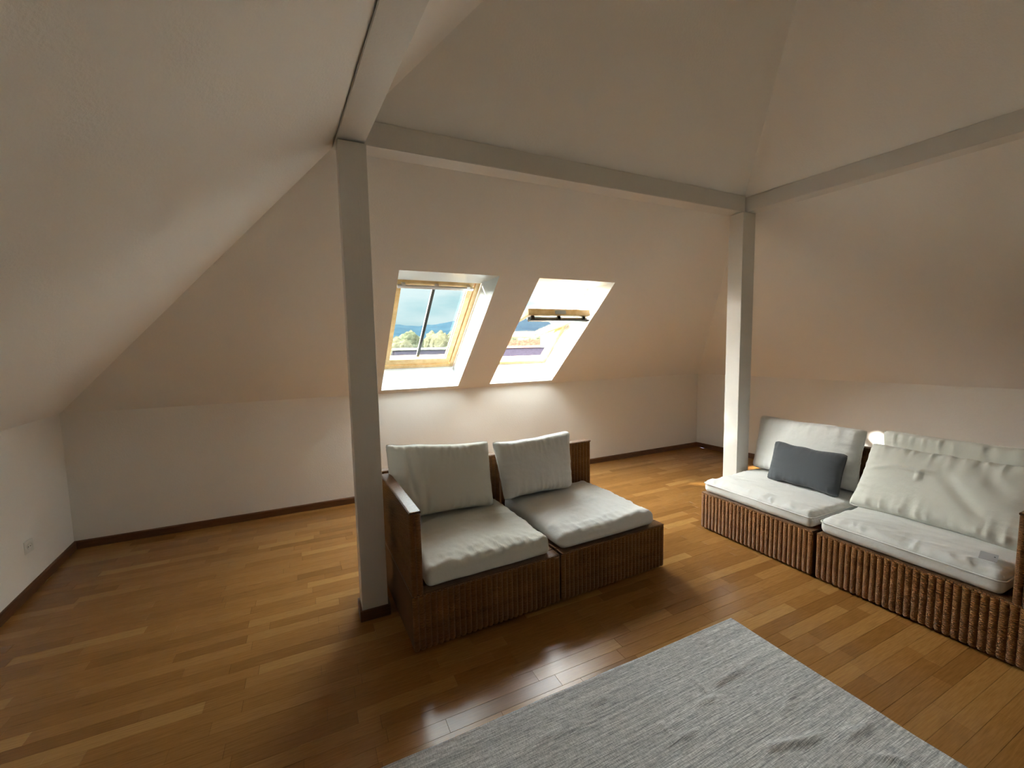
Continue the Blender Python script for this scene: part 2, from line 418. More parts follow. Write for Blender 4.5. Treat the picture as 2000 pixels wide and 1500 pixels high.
# skirting boards
def skirting(name, a, b_, inward):
    a, b_ = Vector(a), Vector(b_); i = Vector(inward)
    h, th = 0.0633, 0.016
    prof = [(0.0005, 0), (th, 0), (th, h-.008), (th-.006, h), (0.0005, h)]
    poly = [a + i*p + Vector((0, 0, z)) for p, z in prof]
    return link(name, prism(name, poly, b_ - a), 'skirting', kind='structure')
skirting('baseboard_far', (XL0, YF, 0), (XR0, YF, 0), (0, -1, 0))
skirting('baseboard_left', (XL0, YF, 0), (xl(YB), YB, 0), (1, 0, 0))
skirting('baseboard_right', (XR0, YF, 0), (xr(YB), YB, 0), (-1, 0, 0))

# ------------------------------------------------------------------ posts and purlins
ZB, ZT, YBM = 2.567, 2.6957, 2.3723
def post(x, y, w, d, label):
    e = empty('timber_post', (x + w/2, y + d/2, 0), label=label, cat='post', group='white timber posts under the purlins')
    link('shaft', boxes('shaft', [(-w/2, w/2, -d/2, d/2, 0.0, ZB - .006)], 0.003, 2), 'timber', e)
    for i, (bx) in enumerate(((-w/2-.012, w/2+.012, -d/2-.0125, -d/2-.0005), (-w/2-.012, w/2+.012, d/2+.0005, d/2+.0125), (-w/2-.0125, -w/2-.0005, -d/2, d/2), (w/2+.0005, w/2+.0125, -d/2, d/2))):
        link('skirting_piece', boxes('skirting_piece', [(*bx, 0.0, 0.0633)], 0.002, 1), 'skirting', e, label='brown skirting around the post foot')
    return e
post(0.182, 2.3447, 0.1393, 0.125, 'white painted timber post beside the wicker seat with the high arm')
post(3.2635, 2.3594, 0.150, 0.1315, 'white painted timber post behind the seat with the grey cushion')
def beam(name, pts, ext, label):
    me = prism(name, pts, ext)
    bm = bmesh.new(); bm.from_mesh(me); bmesh.ops.bevel(bm, geom=[e for e in bm.edges], offset=0.003, segments=2, affect='EDGES'); bm.to_mesh(me); bm.free()
    return link(name, me, 'timber', label=label, cat='beam', group='white purlins under the roof slopes')
BW = 0.1291
G = 0.004
# across the window side
def rz_far(y): return ZK + T*(YF - y) - G
beam('purlin_beam', [(0.3165, YBM, ZB), (0.3165, YBM+BW, ZB), (0.3165, YBM+BW, max(ZB+.012, rz_far(YBM+BW))), (0.3165, YBM, rz_far(YBM))], (3.2985-.3165, 0, 0), 'white purlin running across between the two posts in front of the roof windows')
def side_beam(xa, xb, kx, zouter, zinner, lab):
    y0 = YBM + BW; y1 = YB + .01
    vs = []
    for yy in (y0, y1):
        off = kx*(YBM - yy)
        vs += [(xa+off, yy, ZB), (xb+off, yy, ZB), (xb+off, yy, zinner), (xa+off, yy, zouter)]
    fs = [(3, 2, 1, 0), (4, 5, 6, 7), (0, 1, 5, 4), (1, 2, 6, 5), (2, 3, 7, 6), (3, 0, 4, 7)]
    me = fix(pydata('purlin_beam', vs, fs))
    bm = bmesh.new(); bm.from_mesh(me); bmesh.ops.bevel(bm, geom=list(bm.edges), offset=0.003, segments=2, affect='EDGES'); bm.to_mesh(me); bm.free()
    return link('purlin_beam', me, 'timber', label=lab, cat='beam', group='white purlins under the roof slopes')
side_beam(0.1760, 0.3152, KL, ZB+.009, ZK + T*(0.3152 - xl(YBM)) - G, 'white purlin with brush marks resting on the post beside the wicker seat with the high arm')
side_beam(3.3043, 3.3043+BW, KR, ZK + T*(xr(YBM) - 3.3043) - G, ZB+.016, 'white purlin running from the far post along the slope above the grey cushion')

# ------------------------------------------------------------------ roof windows
FW = 0.046
def win_box(x0, x1, u0, u1, n0, n1, bevel=0.003, rotm=None):
    """box in slope coordinates (x, along slope, outward)"""
    me = boxes('part', [(x0, x1, u0, u1, n0, n1)], bevel, 2)
    B = Matrix(((1, U_.x, N_.x, 0), (0, U_.y, N_.y, YF), (0, U_.z, N_.z, ZK), (0, 0, 0, 1)))
    if rotm is not None: me.transform(rotm)
    me.transform(B); return me
def local_rot(phi, u0, n0):
    """rotate in the (u,n) plane about the pivot so that the upper end swings into the room"""
    return Matrix.Translation((0, u0, n0)) @ Matrix.Rotation(-phi, 4, 'X') @ Matrix.Translation((0, -u0, -n0))
def roof_window(name, x0, x1, phi, label):
    e = empty(name, (0, 0, 0), kind='structure', label=label)
    u0, u1 = W_OUT[0], W_OUT[1] + .044; n0, n1 = LT + .001, LT + .085
    a, b2 = x0 + .002, x1 - .002
    for (bx0, bx1, bu0, bu1) in ((a, a+FW, u0, u1), (b2-FW, b2, u0, u1), (a+FW, b2-FW, u0, u0+FW), (a+FW, b2-FW, u1-FW, u1)):
        link('frame_member', win_box(bx0, bx1, bu0, bu1, n0, n1), 'pine', e)
    # outer cladding
    for (bx0, bx1, bu0, bu1) in ((a-.05, a+.02, u0-.05, u1+.05), (b2-.02, b2+.05, u0-.05, u1+.05), (a+.02, b2-.02, u0-.05, u0+.02), (a+.02, b2-.02, u1-.02, u1+.05)):
        link('cladding', win_box(bx0, bx1, bu0, bu1, n1+.001, n1+.02), 'clad', e)
    uc = (u0+u1)/2; nc = LT + .05
    R = local_rot(phi, uc, nc) if phi else None
    s0, s1, v0, v1 = a+FW+.006, b2-FW-.006, u0+FW+.006, u1-FW-.006
    sw = 0.050; q0, q1 = LT + .012, LT + .072
    sash = link('sash', win_box(s0, s1, v0, v0+.075, q0, q1, rotm=R), 'pine', e)
    for (bx0, bx1, bu0, bu1) in ((s0, s0+sw, v0+.0755, v1-.0605), (s1-sw, s1, v0+.0755, v1-.0605), (s0, s1, v1-.06, v1)):
        link('sash_member', win_box(bx0, bx1, bu0, bu1, q0, q1, rotm=R), 'pine', sash)
    link('pane', win_box(s0+sw-.004, s1-sw+.004, v0+.072, v1-.057, LT+.042, LT+.048, 0, R), 'glass', sash)
    gm = link('glazing_gasket', win_box(s0+sw, s0+sw+.005, v0+.075, v1-.06, LT+.030, LT+.041, 0, R), 'dark', sash)
    link('glazing_gasket', win_box(s1-sw-.005, s1-sw, v0+.075, v1-.06, LT+.030, LT+.041, 0, R), 'dark', sash)
    # pull bar below the top rail: bar and three brackets
    link('pull_bar', win_box(s0+.01, s1-.01, v1-.066, v1-.040, q0-.034, q0-.010, 0.004, R), 'alu', sash)
    xm_ = (s0+s1)/2
    for bx in (s0+.06, xm_, s1-.06):
        link('bracket', win_box(bx-.016, bx+.016, v1-.050, v1-.028, q0-.030, q0-.0005, 0.002, R), 'dark' if phi else 'alu', sash)
    if not phi:
        link('glazing_bar', win_box(xm_-.014, xm_+.014, v0+.074, v1-.059, LT+.050, LT+.075, 0.002, R), 'clad', sash, label='dark vertical bar across the middle of the glass')
    else:
        link('type_plate', win_box(xm_-.06, xm_+.06, v1-.0001, v1+.004, q0+.012, q1-.012, 0.001, R), 'plate', sash)
        link('ventilation_flap', win_box(s0+.015, s1-.015, v1-.062, v1-.004, q0-.050, q0-.036, 0.003, R), 'dark', sash)
    return e
roof_window('window_1', *WX[0], 0.0, 'closed pine roof window with a dark bar down the glass')
roof_window('window_2', *WX[1], math.radians(31), 'pine roof window tilted open on its middle pivot')

# glazed doors added in the unseen gable to let in ambient fill light
gd = empty('fill_door_1', (0, 0, 0), kind='structure')
for (x0, x1) in ((GX0+.01, (GX0+GX1)/2-.003), ((GX0+GX1)/2+.003, GX1-.01)):
    fr_ = link('fill_door_frame', boxes('fill_door_frame', [(x0, x0+.08, YB-.14, YB-.08, .005, GZ-.01), (x1-.08, x1, YB-.14, YB-.08, .005, GZ-.01), (x0+.08, x1-.08, YB-.14, YB-.08, .005, .12), (x0+.08, x1-.08, YB-.14, YB-.08, GZ-.09, GZ-.01)], 0.003, 1), 'pine', gd)
    link('pane', boxes('pane', [(x0+.075, x1-.075, YB-.115, YB-.105, .115, GZ-.085)]), 'glass', fr_)

# wall socket
sk = empty('wall_socket', (-1.6985, 3.622, 0.300), label='white wall socket low on the left knee wall', cat='socket')
sk.rotation_euler = (0, 0, math.atan(KL)*-1)
link('cover_plate', boxes('cover_plate', [(0.0006, .010, -.041, .041, -.041, .041)], .004, 3), 'plastic', sk)
def disc(name, r, x, depth, seg=28):
    vs = [(x, 0, 0)] + [(x, r*math.cos(2*math.pi*i/seg), r*math.sin(2*math.pi*i/seg)) for i in range(seg)] + [(x+depth, r*1.06*math.cos(2*math.pi*i/seg), r*1.06*math.sin(2*math.pi*i/seg)) for i in range(seg)]
    fs = [(0, 1+i, 1+(i+1) % seg) for i in range(seg)] + [(1+i, 1+seg+i, 1+seg+(i+1) % seg, 1+(i+1) % seg) for i in range(seg)]
    return pydata(name, vs, fs)
ins = link('socket_insert', disc('socket_insert', .021, .0108, .004), 'plastic', sk)
for yy in (-.0095, .0095):
    link('pin_hole', boxes('pin_hole', [(.0106, .0118, yy-.0028, yy+.0028, -.0028, .0028)], .001, 2), 'black', ins)

# ------------------------------------------------------------------ rug
def rug():
    x0, x1, y0, y1 = -0.05, 1.993, 0.02, 1.449
    nx, ny = 170, 130
    folds = []   # crease: (x, y, angle, length, width, height)
    def fl(x, y, a, L, w, h): folds.append((x, y, math.radians(a), L*.62, w*.7, h*.72))
    fl(1.62, 1.18, 12, .16, .018, .016); fl(1.42, 1.13, 8, .10, .016, .014); fl(1.46, 1.20, 100, .06, .014, .014)
    fl(1.02, 1.33, 20, .07, .013, .014); fl(1.20, 1.06, 8, .12, .015, .012); fl(1.17, 1.12, 110, .05, .012, .012)
    fl(1.55, .86, -6, .22, .02, .018); fl(1.72, .98, 25, .12, .02, .012); fl(1.83, .78, 8, .12, .022, .016); fl(1.78, .68, -20, .10, .018, .014)
    fl(.80, 1.28, 4, .2, .03, .010); fl(1.05, .80, 12, .25, .02, .010); fl(1.30, .66, 10, .2, .02, .012)
    def h(x, y):
        z = 0.0085 + .0035*noise.noise(Vector((x*3.2, y*4.5, 1.7))) + .002*noise.noise(Vector((x*9, y*14, 5.1)))
        for fx, fy, a, L, w, hh in folds:
            dx, dy = x-fx, y-fy
            al = dx*math.cos(a) + dy*math.sin(a); ac = -dx*math.sin(a) + dy*math.cos(a)
            ac += .012*math.sin(al*18)
            z += hh*math.exp(-(al/L)**4)*math.exp(-(ac/w)**2)
        ed = min(x-x0, x1-x, y-y0, y1-y)
        z = .005 + (z-.005)*min(1, .25 + ed/.12)
        return max(.0045, z)
    vs, fs = [], []
    for j in range(ny+1):
        for i in range(nx+1):
            u, v = i/nx, j/ny; x = x0 + (x1-x0)*u; y = y0 + (y1-y0)*v
            wob = .006*noise.noise(Vector((x*4, 3.3, 0))) if j == ny else 0
            wox = .006*noise.noise(Vector((y*5, 8.3, 0))) if i == nx else 0
            vs.append((x + wox, y + wob, h(x, y)))
    top = len(vs)
    for j in range(ny):
        for i in range(nx):
            a = j*(nx+1)+i; fs.append((a, a+1, a+nx+2, a+nx+1))
    rim = [i for i in range(nx+1)] + [(j+1)*(nx+1)-1 for j in range(1, ny+1)] + [ny*(nx+1)+i for i in range(nx-1, -1, -1)] + [j*(nx+1) for j in range(ny-1, 0, -1)]
    for k in rim: vs.append((vs[k][0], vs[k][1], .0008))
    n = len(rim)
    for k in range(n): fs.append((rim[k], top+k, top+(k+1) % n, rim[(k+1) % n]))
    return link('rug', pydata('rug', vs, fs), 'rug', smooth=True, label='grey striped flatweave rug lying creased on the parquet', cat='rug')
rug()

# ------------------------------------------------------------------ wicker seat modules
PITCH_R = 0.031
RIBS = {}
def rib_mesh(h, r=0.0160):
    key = round(h, 3)
    if key in RIBS: return RIBS[key]
    prof = [(r*math.cos(a), -r*.70*math.sin(a)) for a in [math.pi*i/7 for i in range(8)]]
    zs = [(0, .72), (.008, 1.0), (h*.5, 1.0), (h-.008, 1.0), (h, .72)]
    vs = [(x*s, y*s, z) for z, s in zs for x, y in prof]
    fs = [(k*8+i, k*8+i+1, (k+1)*8+i+1, (k+1)*8+i) for k in range(4) for i in range(7)] + [tuple(range(8))[::-1], tuple(range(32, 40))]
    me = pydata('rib', vs, fs); me.materials.append(M['wicker'])
    for p in me.polygons: p.use_smooth = True
    RIBS[key] = me; return me
def rib_row(parent, x0, x1, y, z0, z1, axis='front', single=True):
    """ribs standing on a face; axis front (-y), back (+y), left (-x), right (+x): position y is the face offset"""
    n = max(1, round((x1-x0)/PITCH_R)); p = (x1-x0)/n
    me = rib_mesh(z1-z0)
    ang = {'front': 0, 'back': math.pi, 'left': -math.pi/2, 'right': math.pi/2}[axis]
    if single:
        for i in range(n):
            o = bpy.data.objects.new('rib', me); COL.objects.link(o); o.parent = parent
            c = x0 + p*(i+.5); o.location = (c, y, z0) if axis in ('front', 'back') else (y, c, z0)
            o.rotation_euler = (0, 0, ang); o.scale = (p/PITCH_R*1.0, 1, 1)
    else:
        bm = bmesh.new()
        for i in range(n):
            t0 = len(bm.verts); bm.from_mesh(me); bm.verts.ensure_lookup_table()
            c = x0 + p*(i+.5)
            Mx = Matrix.Translation((c, y, z0) if axis in ('front', 'back') else (y, c, z0)) @ Matrix.Rotation(ang, 4, 'Z')
            for v in bm.verts[t0:]: v.co = Mx @ v.co
        mm = bpy.data.meshes.new('rib_row'); bm.to_mesh(mm); bm.free()
        for q in mm.polygons: q.use_smooth = True
        link('rib_row', mm, 'wicker', parent, kind='stuff')
DEP, HB, HS = 0.84, 0.725, 0.300
def roll(name, a, b_, r, mat, parent, seg=10):
    a, b_ = Vector(a), Vector(b_); d = (b_-a); L = d.length; d.normalize()
    q = d.to_track_quat('Z', 'Y').to_matrix()
    zs = [(0, .6), (r*.5, 1), (L-r*.5, 1), (L, .6)]
    vs = [a + q @ Vector((r*s*math.cos(2*math.pi*i/seg), r*s*math.sin(2*math.pi*i/seg), z)) for z, s in zs for i in range(seg)]
    fs = [(k*seg+i, k*seg+(i+1) % seg, (k+1)*seg+(i+1) % seg, (k+1)*seg+i) for k in range(3) for i in range(seg)] + [tuple(range(seg))[::-1], tuple(range(3*seg, 4*seg))]
    return link(name, fix(pydata(name, vs, fs)), mat, parent, smooth=True)
def seat_module(loc, rz, w, arm, label):
    e = empty('wicker_seat', loc, rz, label=label, cat='sofa module', group='wicker seat modules with white cushions')
    rr_ = .0125
    for fx in (.05, w-.05):
        for fy in (.05, DEP-.05):
            link('foot', boxes('foot', [(fx-.02, fx+.02, fy-.02, fy+.02, 0, .016)], .002, 1), 'core', e)
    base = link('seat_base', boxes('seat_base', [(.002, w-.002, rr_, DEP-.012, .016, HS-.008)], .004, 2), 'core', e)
    rib_row(base, .0, w, rr_, .016, HS-.004, 'front')
    rib_row(base, .012, DEP-.012, .0135, .016, HS-.004, 'left', single=False)
    rib_row(base, .012, DEP-.012, w-.0135, .016, HS-.004, 'right', single=False)
    # woven top border
    for bx in ((0.0, w, .004, .075), (0.0, .060, .0755, DEP-.07), (w-.060, w, .0755, DEP-.07)):
        link('top_border', boxes('top_border', [(*bx, HS-.010, HS+.004)], .006, 3), 'plait', base)
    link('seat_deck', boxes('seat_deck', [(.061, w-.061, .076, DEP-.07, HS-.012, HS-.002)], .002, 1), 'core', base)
    # back
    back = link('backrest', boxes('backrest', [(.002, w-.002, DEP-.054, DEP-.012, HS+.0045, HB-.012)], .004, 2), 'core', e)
    rib_row(back, .0, w, DEP-.050, HS+.005, HB-.010, 'front', single=True)
    rib_row(back, .0, w, DEP-.016, .016, HB-.010, 'back', single=False)
    link('top_border', boxes('top_border', [(-.002, w+.002, DEP-.066, DEP, HB-.014, HB)], .006, 3), 'plait', back)
    if arm:
        x0, x1 = (0.0, .056) if arm == 'left' else (w-.056, w)
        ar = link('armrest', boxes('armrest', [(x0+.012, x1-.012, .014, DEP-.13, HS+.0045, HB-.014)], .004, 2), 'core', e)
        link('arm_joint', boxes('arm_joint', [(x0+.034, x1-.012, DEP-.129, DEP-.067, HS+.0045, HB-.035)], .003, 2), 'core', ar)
        rib_row(ar, .002, DEP-.13, x0+.0135, HS+.001 if arm == 'right' else .30, HB-.010, 'left', single=(arm == 'left'))
        rib_row(ar, .002, DEP-.13, x1-.0135, HS+.005, HB-.010, 'right', single=(arm == 'right'))
        rib_row(ar, x0, x1, .0130, HS-.003, HB-.010, 'front')
        link('top_border', boxes('top_border', [(x0-.002, x1+.002, .0, DEP-.125, HB-.014, HB)], .006, 3), 'plait', ar, label='plaited wicker top catching the light')
    return e
S1 = Vector((0.382, 1.946, 0)); A1 = math.radians(2.03)
d1 = Vector((math.cos(A1), math.sin(A1), 0)); n1_ = Vector((-math.sin(A1), math.cos(A1), 0))
S2X = 2.803
seat_module(S1, A1, 0.858, 'left', 'brown wicker corner seat with a high left arm standing beside the white post')
seat_module(S1 + d1*.872, A1, 0.822, None, 'armless brown wicker seat with its back to the roof windows')
seat_module((S2X, 2.330, 0), -math.pi/2, 0.832, None, 'armless brown wicker seat carrying the slate grey cushion')
seat_module((S2X, 1.476, 0), -math.pi/2, 0.862, 'right', 'brown wicker end seat with an arm and two ivory pillows')

# ------------------------------------------------------------------ cushions
def rounded_block(w, d, h, r, nx, ny, nz):
    """surface of a rounded block centred on x,y, from z=0"""
    bm = bmesh.new()
    idx = {}
    def vert(i, j, k):
        q = (i, j, k)
        if q not in idx:
            p = Vector(((i/nx-.5)*w, (j/ny-.5)*d, (k/nz)*h - h/2))
            c = Vector((max(-w/2+r, min(w/2-r, p.x)), max(-d/2+r, min(d/2-r, p.y)), max(-h/2+r, min(h/2-r, p.z))))
            q2 = p - c
            idx[q] = bm.verts.new(c + q2.normalized()*r if q2.length > 1e-7 else p)
        return idx[q]
    for i in range(nx):
        for j in range(ny):
            bm.faces.new([vert(*a) for a in ((i, j, nz), (i+1, j, nz), (i+1, j+1, nz), (i, j+1, nz))])
            bm.faces.new([vert(*a) for a in ((i, j+1, 0), (i+1, j+1, 0), (i+1, j, 0), (i, j, 0))])
    for i in range(nx):
        for k in range(nz):
            bm.faces.new([vert(*a) for a in ((i, 0, k), (i+1, 0, k), (i+1, 0, k+1), (i, 0, k+1))])
            bm.faces.new([vert(*a) for a in ((i+1, ny, k), (i, ny, k), (i, ny, k+1), (i+1, ny, k+1))])
    for j in range(ny):
        for k in range(nz):
            bm.faces.new([vert(*a) for a in ((nx, j, k), (nx, j+1, k), (nx, j+1, k+1), (nx, j, k+1))])
            bm.faces.new([vert(*a) for a in ((0, j+1, k), (0, j, k), (0, j, k+1), (0, j+1, k+1))])
    return bm
def ridged(v):
    a = 1 - 1.6*abs(noise.noise(v)); b2 = 1 - 1.6*abs(noise.noise(v*2.1 + Vector((7.7, 3.1, 0))))
    return max(a, 0)**2.5*1.3 - .45 + .4*max(b2, 0)**3
def seat_cushion(mod_loc, rz, x0, x1, y0, y1, z0, h, seed, mat, label, piping=True, sink=0.0, r=.032):
    w, d = x1-x0, y1-y0
    nx, ny, nz = 72, 66, 12
    bm = rounded_block(w, d, h, r, nx, ny, nz)
    S = Vector((seed*3.7, seed*1.3, seed*7.1))
    for v in bm.verts:
        a, b2, c = v.co.x/(w/2), v.co.y/(d/2), v.co.z/(h/2)
        if c > -.2:
            k = min(1, (c+.2)/1.2)
            crown = .013*(1-a**4)*(1-b2**4)
            wr = .0
            ef = math.exp(-(1+b2)/.20); el_ = math.exp(-(1-abs(a))/.12)
            wr += .0105*ef*ridged(Vector((v.co.x*17 + v.co.y*5, v.co.y*5, 0))+S)
            wr += .006*el_*ridged(Vector((v.co.x*5, v.co.y*16, 0))+S)
            wr += 0.0045*ridged(Vector((v.co.x*3.0+v.co.y*1.2, v.co.y*12-v.co.x*3, .5))+S)
            wr += .007*noise.noise(Vector((v.co.x*3.5, v.co.y*3.5, 2))+S)
            v.co.z += k*(crown + wr)
        side = .004*noise.noise(Vector((v.co.x*9, v.co.y*9, v.co.z*14))+S) + .004*(1-c*c)
        if abs(a) > .9: v.co.x += math.copysign(side, a)
        if abs(b2) > .9: v.co.y += math.copysign(side + .004*(1-a*a), b2)
        if b2 < -.5: v.co.z -= .006*(abs(a)**6)*(c > 0)
    me = bpy.data.meshes.new('seat_cushion'); bm.to_mesh(me); bm.free()
    me.transform(Matrix.Translation((0, 0, h/2)))
    R = Matrix.Rotation(rz, 3, 'Z')
    p = Vector(mod_loc) + R @ Vector(((x0+x1)/2, (y0+y1)/2, z0))
    e = empty('seat_cushion', p, rz, label=label, cat='cushion', group='white seat cushions on the wicker modules')
    link('cover', me, mat, e, smooth=True)
    if piping:
        zc = h*.74; rp_ = .0036; pts = []
        hw, hd = w/2+.0055, d/2+.0075; rc = r
        for (cx_, cy_, a0) in ((hw-rc, hd-rc, 0), (-hw+rc, hd-rc, 90), (-hw+rc, -hd+rc, 180), (hw-rc, -hd+rc, 270)):
            for k in range(7):
                a = math.radians(a0 + 90*k/6); pts.append(Vector((cx_ + rc*math.cos(a), cy_ + rc*math.sin(a), zc)))
        pts2 = []
        for k in range(len(pts)):
            p0, p1 = pts[k], pts[(k+1) % len(pts)]; n = max(1, int((p1-p0).length/.03))
            pts2 += [p0 + (p1-p0)*i/n for i in range(n)]
        tube('piping', pts2, rp_, mat, e, closed=True, wob=(S, .002))
    return e
def tube(name, pts, r, mat, parent, closed=False, seg=6, wob=None):
    n = len(pts); vs, fs = [], []
    for k, p in enumerate(pts):
        a = pts[(k-1) % n] if closed or k > 0 else p; b2 = pts[(k+1) % n] if closed or k < n-1 else p
        d = (b2-a).normalized(); q = d.to_track_quat('Z', 'Y').to_matrix()
        off = Vector((0, 0, wob[1]*noise.noise(p*6 + wob[0]))) if wob else Vector()
        vs += [p + off + q @ Vector((r*math.cos(2*math.pi*i/seg), r*math.sin(2*math.pi*i/seg), 0)) for i in range(seg)]
    for k in range(n if closed else n-1):
        k2 = (k+1) % n
        fs += [(k*seg+i, k*seg+(i+1) % seg, k2*seg+(i+1) % seg, k2*seg+i) for i in range(seg)]
    return link(name, fix(pydata(name, vs, fs)), mat, parent, smooth=True)
seat_cushion(S1, A1, .082, .806, .030, .765, HS+.005, .108, 1, 'ivory', 'ivory seat cushion on the corner seat beside the white post', piping=False)
seat_cushion(S1 + d1*.872, A1, .008, .752, .020, .770, HS+.005, .104, 2, 'cotton', 'white seat cushion on the armless seat backing onto the roof windows', piping=False, r=.042)
C2, D2 = Vector((S2X, 2.330, 0)), Vector((S2X, 1.476, 0))
seat_cushion(C2, -math.pi/2, .012, .815, .018, .770, HS+.005, .098, 3, 'cotton', 'white seat cushion under the slate grey cushion')
sd_ = seat_cushion(D2, -math.pi/2, .012, .775, .018, .770, HS+.005, .098, 4, 'cotton', 'white seat cushion under the big ivory pillow')

def pillow(name, w, h, th, seed, mat, label, cat, group, M4, edge=.045, wr=1.0, folds=(), skew=0.0, taper=0.0):
    """pillow: local x = width, z = height (0 at the bottom edge), y = thickness, front is -y"""
    n, m2 = 76, 54
    S = Vector((seed*5.1, seed*2.3, seed*1.9))
    vs, fs = [], []
    def front(u, v, sgn):
        a, b2 = 2*u-1, 2*v-1
        fa, fb = 1-abs(a)**3.2, 1-abs(b2)**3.2
        full = max(0, fa*fb)**.55
        t_ = edge*.5*((1-abs(a)**14)*(1-abs(b2)**14))**.5 + (th-edge)*.5*full
        x = a*w/2*(1 - .035*(1-b2*b2)*abs(a)**3); z = h/2 + b2*h/2*(1 - .05*(1-a*a)*abs(b2)**3)
        if abs(a) > .9 and abs(b2) > .9:
            q = ((abs(a)-.9)/.1)*((abs(b2)-.9)/.1); x -= math.copysign(.006*q, a); z -= math.copysign(.006*q, b2)
        p = Vector((a*w/2, b2*h/2, 0))
        e1 = math.exp(-(1-abs(b2))/.22); e2 = math.exp(-(1-abs(a))/.16)
        d = .017*wr*e1*ridged(Vector((p.x*19, p.y*3.2, sgn*3))+S)*min(1, (1-abs(b2))/.06)
        d += .010*wr*e2*ridged(Vector((p.x*3.5, p.y*19, sgn*3))+S)*min(1, (1-abs(a))/.06)
        d += .009*wr*noise.noise(Vector((p.x*6, p.y*6, sgn*5))+S)*full
        for fx, fz, ang, L, wd, hh in folds:
            if sgn < 0:
                dx, dz = p.x-fx, p.y-fz; ca, sa = math.cos(ang), math.sin(ang)
                al = dx*ca+dz*sa; ac = -dx*sa+dz*ca + .02*math.sin(al*9)
                d += hh*math.exp(-(al/L)**4)*math.exp(-(ac/wd)**2)
        x *= 1 + taper*b2
        z += skew*x*(b2+1)*.5 + .010*noise.noise(Vector((a*2.2, sgn*0, 4))+S)*b2
        return Vector((x, sgn*(t_ + d*min(1, t_/.02)), z))
    idx = {}
    for sgn in (-1, 1):
        for j in range(m2+1):
            for i in range(n+1):
                rim = i in (0, n) or j in (0, m2)
                if rim and sgn == 1: idx[(1, i, j)] = idx[(-1, i, j)]; continue
                # cluster samples towards the rim
                u = .5 - .5*math.cos(math.pi*i/n)*(1) if False else i/n
                idx[(sgn, i, j)] = len(vs); vs.append(front(u, j/m2, sgn))
    for j in range(m2):
        for i in range(n):
            q = [(i, j), (i+1, j), (i+1, j+1), (i, j+1)]
            fs.append(tuple(idx[(-1, *c)] for c in q)); fs.append(tuple(idx[(1, *c)] for c in q[::-1]))
    me = pydata(name, vs, fs)
    e = bpy.data.objects.new(name, None); COL.objects.link(e); e.empty_display_size = .1
    e.matrix_world = M4
    tag(e, label, cat, group)
    link('cover', me, mat, e, smooth=True)
    # welt around the seam
    ring = [(i, 0) for i in range(0, n, 2)] + [(n, j) for j in range(0, m2, 2)] + [(i, m2) for i in range(n, 0, -2)] + [(0, j) for j in range(m2, 0, -2)]
    tube('seam_welt', [vs[idx[(-1, i, j)]].copy() for i, j in ring], .0035, mat, e, closed=True)
    return e
def stand(mod_loc, rz, x, y, z, lean, roll_=0.0, yaw=0.0):
    """matrix for a pillow whose bottom edge midpoint is at module coords x,y,z and which leans back"""
    R = Matrix.Rotation(rz, 4, 'Z')
    p = Vector(mod_loc) + R.to_3x3() @ Vector((x, y, z))
    return Matrix.Translation(p) @ R @ Matrix.Rotation(yaw, 4, 'Z') @ Matrix.Rotation(-lean, 4, 'X') @ Matrix.Rotation(roll_, 4, 'Y')
BG = 'back pillows leaning on the wicker backs'
r_ = math.radians
pillow('back_cushion', .70, .455, .17, 1, 'ivory', 'ivory back cushion leaning on the corner seat over its arm', 'cushion', BG, stand(S1, A1, .375, .614, .434, r_(14), r_(2)), edge=.08, skew=-.06,
       folds=((-.13, -.05, r_(100), .16, .020, -.016), (-.22, .02, r_(110), .12, .016, -.014), (-.30, -.04, r_(95), .14, .016, -.010)))
pillow('back_cushion', .61, .415, .17, 2, 'cotton', 'smooth white back cushion in the middle of the two seats backing onto the roof windows', 'cushion', BG, stand(S1 + d1*.872, A1, .228, .622, .432, r_(13), r_(0)), edge=.08, wr=.8, taper=.07, skew=.02)
pillow('back_cushion', .77, .45, .16, 3, 'cotton', 'white back cushion behind the slate grey cushion', 'cushion', BG, stand(C2, -math.pi/2, .383, .635, .424, r_(12), r_(0)), edge=.08)
pillow('back_cushion', .78, .465, .12, 4, 'ivory', 'ivory back cushion half hidden behind a bigger pillow', 'cushion', BG, stand(D2, -math.pi/2, .395, .696, .422, r_(5), 0), edge=.06, wr=.95)
pillow('big_pillow', .80, .45, .17, 5, 'ivory', 'big creased ivory pillow leaning in front of another on the end seat', 'pillow', BG, stand(D2, -math.pi/2, .385, .40, .410, r_(30), 0), edge=.06, wr=1.2, taper=-.02,
       folds=((-.16, .07, r_(8), .12, .010, .013), (-.09, .045, r_(100), .035, .009, .014), (-.28, .05, r_(25), .05, .010, .012), (.1, -.02, r_(-38), .16, .03, -.012), (.2, .1, r_(-45), .1, .03, -.010)))
pillow('scatter_cushion', .50, .30, .12, 6, 'slate', 'small slate grey rectangular cushion leaning on a white back cushion', 'cushion', None, stand(C2, -math.pi/2, .50, .44, .420, r_(18), 0), edge=.012, wr=.6)
# loose care label showing from under the big pillow
cl_me = boxes('care_label', [(-.045, .045, -.03, .03, 0, .0015)], 0.0005, 1)
co = link('care_label', cl_me, 'label', label='pale fabric care label lying under the big ivory pillow', cat='label')
co.location = (2.955, .790, .4285); co.rotation_euler = (r_(2), r_(-4), r_(12))
mk = link('printed_mark', boxes('printed_mark', [(.004, .014, -.022, -.017, .0016, .002)]), 'black', co)

